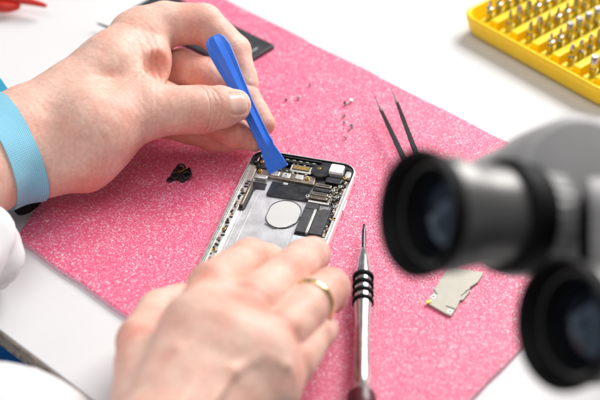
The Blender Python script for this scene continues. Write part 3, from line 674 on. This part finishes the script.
# ================================================================== PERSON
def J(px, py, z, r): 
    p = P(px, py, z); return p, r*depth(p)/F
def chain(*js):
    js = [J(*j) for j in js]; return [(js[i][0], js[i][1], js[i+1][0], js[i+1][1]) for i in range(len(js)-1)]
def person():
    # ---- left hand (far), gripping the pry tool
    palmL = []
    palmL += chain((-75, 200, 4.2, 52), (10, 150, 3.6, 50))                       # forearm
    palmL += chain((0, 142, 4.0, 40), (24, 128, 4.3, 36)) + chain((10, 163, 3.0, 36), (42, 160, 3.0, 32))
    palmL += chain((24, 128, 4.3, 36), (112, 66, 5.4, 31), (141, 36, 5.5, 27))
    palmL += chain((30, 132, 4.0, 34), (130, 70, 4.4, 30))
    palmL += chain((42, 160, 3.0, 32), (92, 130, 4.2, 42))
    palmL += chain((42, 161, 2.8, 28), (84, 159, 2.9, 29), (140, 105, 2.6, 26))
    palmL += chain((92, 130, 4.2, 42), (140, 112, 4.3, 28))
    fl = [chain((128, 112, 4.3, 30), (150, 111, 4.4, 26), (201, 109.5, 4.2, 24), (221, 107, 4.3, 21), (234.5, 105.5, 4.3, 16.5)),
          chain((137, 38, 5.6, 27), (165, 24, 6.0, 22.5), (203, 23.5, 6.0, 20), (234, 51, 4.6, 16.5), (246, 84, 3.3, 13.0)),
          chain((150, 84, 2.6, 20), (181, 71, 3.2, 22), (206, 77, 3.7, 19.5), (243, 97, 2.7, 16), (264, 124, 1.6, 12)),
          chain((140, 92, 3.4, 22), (205, 117, 2.5, 18), (236, 134, 1.9, 15.5), (254, 139, 1.6, 12.5)),
          chain((130, 110, 2.6, 20), (188, 127, 1.6, 16.5), (214, 137, 1.2, 14.5), (229, 140, 1.1, 12))]
    def cr(px, py, z, qx, qy, qz, R, amp, offs, w=.05):
        a, b_ = P(px, py, z), P(qx, qy, qz); return (a, (b_-a)/np.linalg.norm(b_-a), R, amp, offs, w)
    crL = [cr(203, 109, 4.2, 236, 106, 3.6, 1.7, .075, (-.30, .05, .28), .05), cr(203, 24, 6.0, 234, 51, 4.6, 1.2, .018, (-.2, .1)), cr(234, 51, 4.6, 244, 81, 3.4, 1.0, .022, (-.15, .1)),
           cr(203, 74, 4.0, 243, 96, 2.9, 1.2, .035, (-.1, .2)), cr(148, 112, 4.3, 201, 109.5, 4.2, 1.8, .03, (-.3, .1, .5), .07)]
    palmL += chain((146, 38, 5.5, 22), (150, 62, 5.2, 17), (142, 92, 4.8, 20))
    vw = CAM-P(158, 66, 5.2); vw /= np.linalg.norm(vw); hollL = [(P(160, 67, 5.0)+vw*1.55, .95, .55)]
    rdL = [(P(70, 105, 6.0), .25, P(135, 24, 6.6), .3)]
    crL += [cr(150, 62, 5.5, 168, 60, 5.3, 1.4, .06, (-.75, -.2, .3), .13), cr(108, 150, 5.0, 130, 130, 4.6, 1.6, .03, (-.2, .15, .5), .06), cr(205, 9, 7, 234, 40, 5.5, .7, .015, (0, .15), .05)]
    nd = CAM-P(234.5, 105.8, 4.3); nd /= np.linalg.norm(nd); nd = nd*.95+RT*.05+UPV*.16; tdir = P(240, 104.5, 4.3)-P(221, 107, 4.3); tdir /= np.linalg.norm(tdir)
    nsd = np.cross(tdir, nd); nsd /= np.linalg.norm(nsd); nnn = np.cross(nsd, tdir)
    nailsL = [(P(235.5, 105.8, 4.3), nnn, tdir, nsd, .64, .66)]
    # web folds
    crL += [cr(136, 84, 5.4, 152, 92, 5.2, 1.6, .05, (-.1, .35), .09)]
    FL = Field(palmL, fl, 1.0, .22, .65, crL, rdL, hollL, [.65, .65, .12, .12, .3], nailsL)
    # ---- right hand (near)
    palmR = chain((120, 560, 6.5, 58), (165, 455, 6.0, 56)) + chain((150, 452, 6.0, 46), (205, 335, 6.6, 44), (214, 291, 6.1, 26)) + chain((165, 450, 6.0, 50), (225, 350, 6.8, 45), (250, 309, 6.4, 24))
    palmR += chain((190, 440, 5.6, 46), (250, 362, 6.2, 43), (279, 337, 5.6, 23)) + chain((200, 440, 5.2, 42), (262, 385, 5.2, 38), (290, 364, 4.6, 22))
    palmR += chain((150, 440, 5.2, 42), (148, 365, 4.8, 33))
    fr = [chain((148, 365, 4.6, 33), (140, 342, 4.0, 24), (158, 309, 2.8, 19), (180, 300, 2.0, 17)),
          chain((214, 287, 6.2, 27), (250, 259, 4.6, 20.5), (268, 262, 2.6, 18), (272, 272, 1.6, 15)),
          chain((252, 305, 6.4, 27), (286, 275, 5.0, 22), (305, 259, 3.6, 20.5), (313, 254, 2.6, 17), (312, 257, 1.8, 14)),
          chain((282, 333, 5.8, 26), (311, 303, 4.9, 22.5), (330, 288, 4.2, 20), (331, 296, 2.4, 17), (318, 302, 1.4, 14)),
          chain((292, 362, 4.8, 25), (314, 334, 4.0, 19), (322, 330, 3.0, 16), (310, 338, 1.6, 14))]
    crR = [cr(286, 271, 5.0, 305, 255, 3.6, 1.5, .055, (-.2, .1, .35), .09), cr(330, 288, 4.4, 331, 296, 2.4, 1.4, .055, (-.2, .1), .09), cr(250, 259, 4.6, 268, 262, 2.6, 1.4, .03, (-.2, .1), .07)]
    rdR = [(P(165, 425, 8.4), .2, P(248, 308, 7.9), .22), (P(190, 420, 7.9), .15, P(279, 334, 7.0), .2), (P(150, 420, 8.0), .15, P(212, 290, 7.7), .2)]
    rdR += chain((205, 415, 8.0, 4), (232, 372, 8.1, 4), (262, 356, 7.7, 4), (285, 366, 7.0, 3))+chain((150, 400, 7.9, 3), (180, 352, 8.5, 3.5), (222, 330, 8.45, 3))
    FR = Field(palmR, fr, .7, .25, .28, crR, rdR, [], None, (), .02)
    Vs, Qs, off = [], [], 0; fl_all = []
    knL = [(P(141, 30, 6.5), 1.3, .35), (P(236, 90, 4), 1., .25), (P(205, 20, 7), 1., .25), (P(246, 88, 4), .8, .45), (P(268, 128, 2), .9, .5), (P(205, 140, 1.5), 2.8, .8), (P(245, 140, 1.8), 1.6, .8), (P(195, 75, 4.0), 2.4, .6), (P(85, 188, 2), 1.6, .45), (P(160, 70, 5), 1.2, .4), (P(200, 108, 5), 1.2, .25)]  # knuckle flush, plus shade painted as redness on lower fingers, middle finger and web
    knR = [(P(209, 279, 7.6), .8, .75), (P(254, 303, 7.8), 1.2, .85), (P(284, 331, 7.), 1., .45), (P(290, 266, 6), .8, .3), (P(332, 284, 5), .8, .3), (P(126, 345, 5), 1.3, .5), (P(335, 290, 4), 1.2, .4), (P(313, 246, 3), .9, .35)]
    for FN, h, kn in ((FL, .052, knL), (FR, .075, knR)):
        lo, hi = FN.bounds(); V, Q = surface(FN, lo, hi, h)
        fu = np.zeros(len(V))
        for p, r, s in kn: fu = np.maximum(fu, s*np.exp(-((V-p)**2).sum(1)/(r*r)))
        Vs.append(V); Qs.append(Q+off); off += len(V); fl_all.append(fu)
    # arms and trunk inside the coat, outside the picture
    tr = Field(chain((-75, 200, 4.2, 48), (-250, 330, 6, 52)) + chain((120, 560, 6.5, 56), (40, 760, 9, 60))
               + [(P(-250, 330, 6), 3.1, np.array([-46., -22, 32]), 4.5), (P(40, 760, 9), 3.2, np.array([-24., -48, 30]), 4.5),
                  (np.array([-46., -22, 32]), 4.5, np.array([-24., -48, 30]), 4.5), (np.array([-44., -44, -20.]), 11., np.array([-42., -42, 26.]), 11.),
                  (np.array([-42., -42, 30.]), 5., np.array([-38., -38, 40.]), 5.), (np.array([-37., -37, 46.]), 7.5, np.array([-36.5, -36.5, 51.]), 8.)], [], 2.)
    lo, hi = tr.bounds(); V, Q = surface(tr, lo, hi, .7); Vs.append(V); Qs.append(Q+off); fl_all.append(np.zeros(len(V)))
    V = np.concatenate(Vs); Q = np.concatenate(Qs); o = np.array([-44., -44., -75.])
    me = bpy.data.meshes.new('person'); me.from_pydata(((V-o)*S).tolist(), [], Q.tolist()); me.materials.append(M['skin'])
    for p in me.polygons: p.use_smooth = True
    at = me.attributes.new('flush_shade', 'FLOAT', 'POINT'); at.data.foreach_set('value', np.concatenate(fl_all).astype(np.float32))
    body = bpy.data.objects.new('person', me); COL.objects.link(body); body.location = o*S
    tag(body, 'person in a white coat with blue wrist strap and gold ring repairing the phone', 'person')
    # ---- nail of the left thumb
    def nail(fn, c, ldir, ndir, hw, hl, off=.018):
        ldir = ldir/np.linalg.norm(ldir); s = np.cross(ldir, ndir); s /= np.linalg.norm(s); n = np.cross(s, ldir); n /= np.linalg.norm(n)
        nu, nv = 17, 21; pts = []
        for i in range(nu):
            for j in range(nv):
                u = -1+2*i/(nu-1); v = -1+2*j/(nv-1)
                k = math.sqrt(max(0, 1-abs(u)**3*.45)) if v > 0 else math.sqrt(max(0, 1-abs(u)**2.4*.86))
                pts.append(c+s*u*hw*(1-.1*v)+ldir*v*k*hl+n*1.5)
        q = march(fn, pts, np.tile(-n, (len(pts), 1))); 
        uu = np.repeat(np.linspace(-1, 1, nu), nv); vv = np.tile(np.linspace(-1, 1, nv), nu)
        q = q+n*(off-.008+.02*np.clip(vv, 0, 1)[:, None])-n*(.055*(np.maximum(abs(uu), np.where(vv < 0, -vv, 0))**8))[:, None]-o
        b_ = MB(); b_.add(q, [(i*nv+j, (i+1)*nv+j, (i+1)*nv+j+1, i*nv+j+1) for i in range(nu-1) for j in range(nv-1)])
        return b_.build('fingernail', M['nail'], body, sub=1)
    nail(FL, P(235.5, 105.8, 4.3), tdir, nd, .60, .61)
    # ---- wrist strap: band that follows the wrist
    c0, c1 = P(-20, 160, 3.5), P(20, 144, 3.5); ad = (c1-c0); ad /= np.linalg.norm(ad); cen = P(2, 153, 3.45)
    u = np.cross(ad, [0, 0, 1.]); u /= np.linalg.norm(u); w = np.cross(ad, u); nn, mm = 120, 13; W = 2.0
    vs = []; tv = []
    def lift(off, ww, k0=0, k1=mm):
        out = []
        for k in range(mm):
            t = (k/(mm-1)-.5)*ww
            org = np.array([cen+ad*t+8*(math.cos(q)*u+math.sin(q)*w) for q in np.linspace(0, 2*math.pi, nn, endpoint=False)])
            dr = np.array([-(math.cos(q)*u+math.sin(q)*w) for q in np.linspace(0, 2*math.pi, nn, endpoint=False)])
            out.append(march(FL, org, dr, off=off))
        return np.array(out)
    outer = lift(.14, W); inner = lift(.0, W)
    rg = [list(inner[0]-o)]+[list(r-o) for r in outer]+[list(inner[-1]-o)]
    sb = MB().rings(rg, False).build('wrist_strap', M['strap'], body)
    uvl = sb.data.uv_layers.new(name='uv')
    for p in sb.data.polygons:
        for li, vi in zip(p.loop_indices, p.vertices):
            j_ = vi % nn; j_ = nn if (j_ == 0 and any(q_ % nn == nn-1 for q_ in p.vertices)) else j_; uvl.data[li].uv = (j_/nn, (vi//nn)/14*.11)
    tag(sb, 'light blue woven elastic wrist strap')
    # black clasp under the wrist
    k1, k2 = P(14, 212, .5), P(42, 198, .6)
    MB().tube([k1-o, (k1*.6+k2*.4)+np.array([0, -.1, .05])-o, k2+np.array([0, 0, .2])-o], [.35, .55, .42], 12).build('strap_clasp', M['rubber'], sb, sub=1)
    # free cyan end of the strap behind the wrist
    a_, b_ = P(-6, 78, 4.6), P(12, 104, 5.2); v = P(0, 104, 4.8)-P(9, 97, 5.0)
    MB().rings([[a_-o+v*.5, a_-o-v*.5, a_-o-v*.5-[0, 0, .12], a_-o+v*.5-[0, 0, .12]], [b_-o+v*.5, b_-o-v*.5, b_-o-v*.5-[0, 0, .12], b_-o+v*.5-[0, 0, .12]]]).build('strap_end', M['cyan'], sb, bev=.04)
    # ---- ring
    rc, rd_ = P(311, 303, 4.9), None
    ad2 = P(330, 288, 4.2)-P(282, 333, 5.8); ad2 /= np.linalg.norm(ad2); u2 = np.cross(ad2, [0, 0, 1.]); u2 /= np.linalg.norm(u2); w2 = np.cross(ad2, u2)
    one = Field([], [fr[3]], 1, .25, .6)
    one2 = lambda p: one(p)
    class OneF:
        def __call__(s, p):
            p = np.asarray(p, np.float32); f = None
            for c_ in fr[3]: x = cap_d(p, *c_); f = x if f is None else smin(f, x, .25)
            return f
    of = OneF(); rings = []
    for t, of_ in ((-.2, .0), (-.2, .06), (-.12, .115), (0, .13), (.12, .115), (.2, .06), (.2, .0)):
        qs = np.linspace(0, 2*math.pi, 96, endpoint=False); dr = np.array([-(math.cos(q)*u2+math.sin(q)*w2) for q in qs])
        rings.append(list(march(of, rc+ad2*t-dr*4, dr, off=of_)-o))
    MB().rings(rings, False).build('ring', M['gold'], body, ang=70)
    # ---- clothing: coat (far sleeve, near sleeve, front) and trousers
    def cloth(name, field, h, m, amp=.35, fs=.8):
        def fn(p):
            p = np.asarray(p, np.float32); d = field(p)
            f = np.sin(p[:, 0]*fs+1.7*np.sin(p[:, 1]*fs*.6+p[:, 2]*.5))*.5+np.sin((p[:, 0]+p[:, 1]*1.3-p[:, 2]*1.1)*fs*.8+2)*.5
            f2 = np.sin((p[:, 0]*1.1-p[:, 1]*.7+p[:, 2]*1.5)*fs*2.1+2*np.sin(p[:, 1]*fs))
            return d+amp*f*np.abs(f)+amp*.45*np.abs(f2)
        lo, hi = field.bounds(1.); V, Q = surface(fn, lo, hi, h)
        me = bpy.data.meshes.new(name); me.from_pydata(((V-o)*S).tolist(), [], Q.tolist()); me.materials.append(m)
        for p in me.polygons: p.use_smooth = True
        ob = bpy.data.objects.new(name, me); COL.objects.link(ob); ob.parent = body; return ob
    sl = Field(chain((-24, 246, 2.6, 46), (-75, 262, 4.0, 62), (-250, 345, 7., 80)) + [(P(-250, 345, 7), 5., np.array([-46., -22, 30]), 8.)], [], 1.2)
    cloth('coat_sleeve', sl, .14, M['coat'], .38, 1.0)
    st = Field(chain((105, 600, 7, 74), (40, 760, 9, 84)) + [(P(40, 760, 9), 5., np.array([-24., -48, 28]), 8.)], [], 1.2)
    cloth('coat_sleeve', st, .35, M['coat'], .3, .8)
    cf = Field([(P(14, 480, 1.), 5.3, P(-120, 560, 0.), 9.), (P(-120, 560, 0), 9., np.array([-43., -43., -5.]), 14.), (np.array([-44., -44, -25.]), 14., np.array([-42., -42, 24.]), 14.5), (np.array([-46., -24, 28.]), 8., np.array([-26., -46, 28.]), 8.)], [], 4.)
    cloth('coat_front', cf, .5, M['coat'], .4, .35)
    tf = Field([(P(-8, 372, -12.), 5., P(-140, 520, -20.), 9.), (P(-140, 520, -20.), 9., np.array([-44., -44., -24.]), 12.)], [], 3.)
    cloth('trousers', tf, .6, M['trouser'], .3, .3)
person()

# ================================================================== LIGHT
def area(name, loc, target, size, power, col=(1, 1, 1), sy=None):
    l = bpy.data.lights.new(name, 'AREA'); l.energy = power; l.color = col; l.shape = 'RECTANGLE'; l.size = size*S; l.size_y = (sy or size)*S
    o = bpy.data.objects.new(name, l); COL.objects.link(o); o.location = [k*S for k in loc]
    d = Vector(target)-Vector(loc); o.rotation_euler = d.to_track_quat('-Z', 'Y').to_euler(); return o
area('key_softbox', (75, 85, 95), (4, 2, 0), 85, 32, (1., .985, .965))  # key light from back right, direction read from the shadows
area('overhead_fill', (-20, -35, 150), (0, 0, 0), 110, 7.5, (.97, .985, 1.))  # fill light added overhead, stands for no fixture
area('side_softbox', (-110, 40, 90), (0, 0, 0), 60, 1.2, (.93, .96, 1.))
w = bpy.data.worlds.new('World'); SC.world = w; w.use_nodes = True
bg = w.node_tree.nodes['Background']; bg.inputs[0].default_value = (.93, .95, 1., 1); bg.inputs[1].default_value = .25

# ================================================================== CAMERA
cd = bpy.data.cameras.new('camera'); cam = bpy.data.objects.new('camera', cd); COL.objects.link(cam); SC.camera = cam
cam.location = [float(k)*S for k in CAM]; cam.rotation_euler = (math.pi/2-TH, 0, 0)
cd.sensor_width = 36; cd.lens = F/600*36; cd.clip_start = .02; cd.clip_end = 50
cd.dof.use_dof = True; cd.dof.focus_distance = (D-1.)*S; cd.dof.aperture_fstop = 5.6; cd.dof.aperture_blades = 9
SC.view_settings.view_transform = 'Standard'; SC.view_settings.look = 'None'; SC.view_settings.gamma = 1; SC.view_settings.exposure = 0
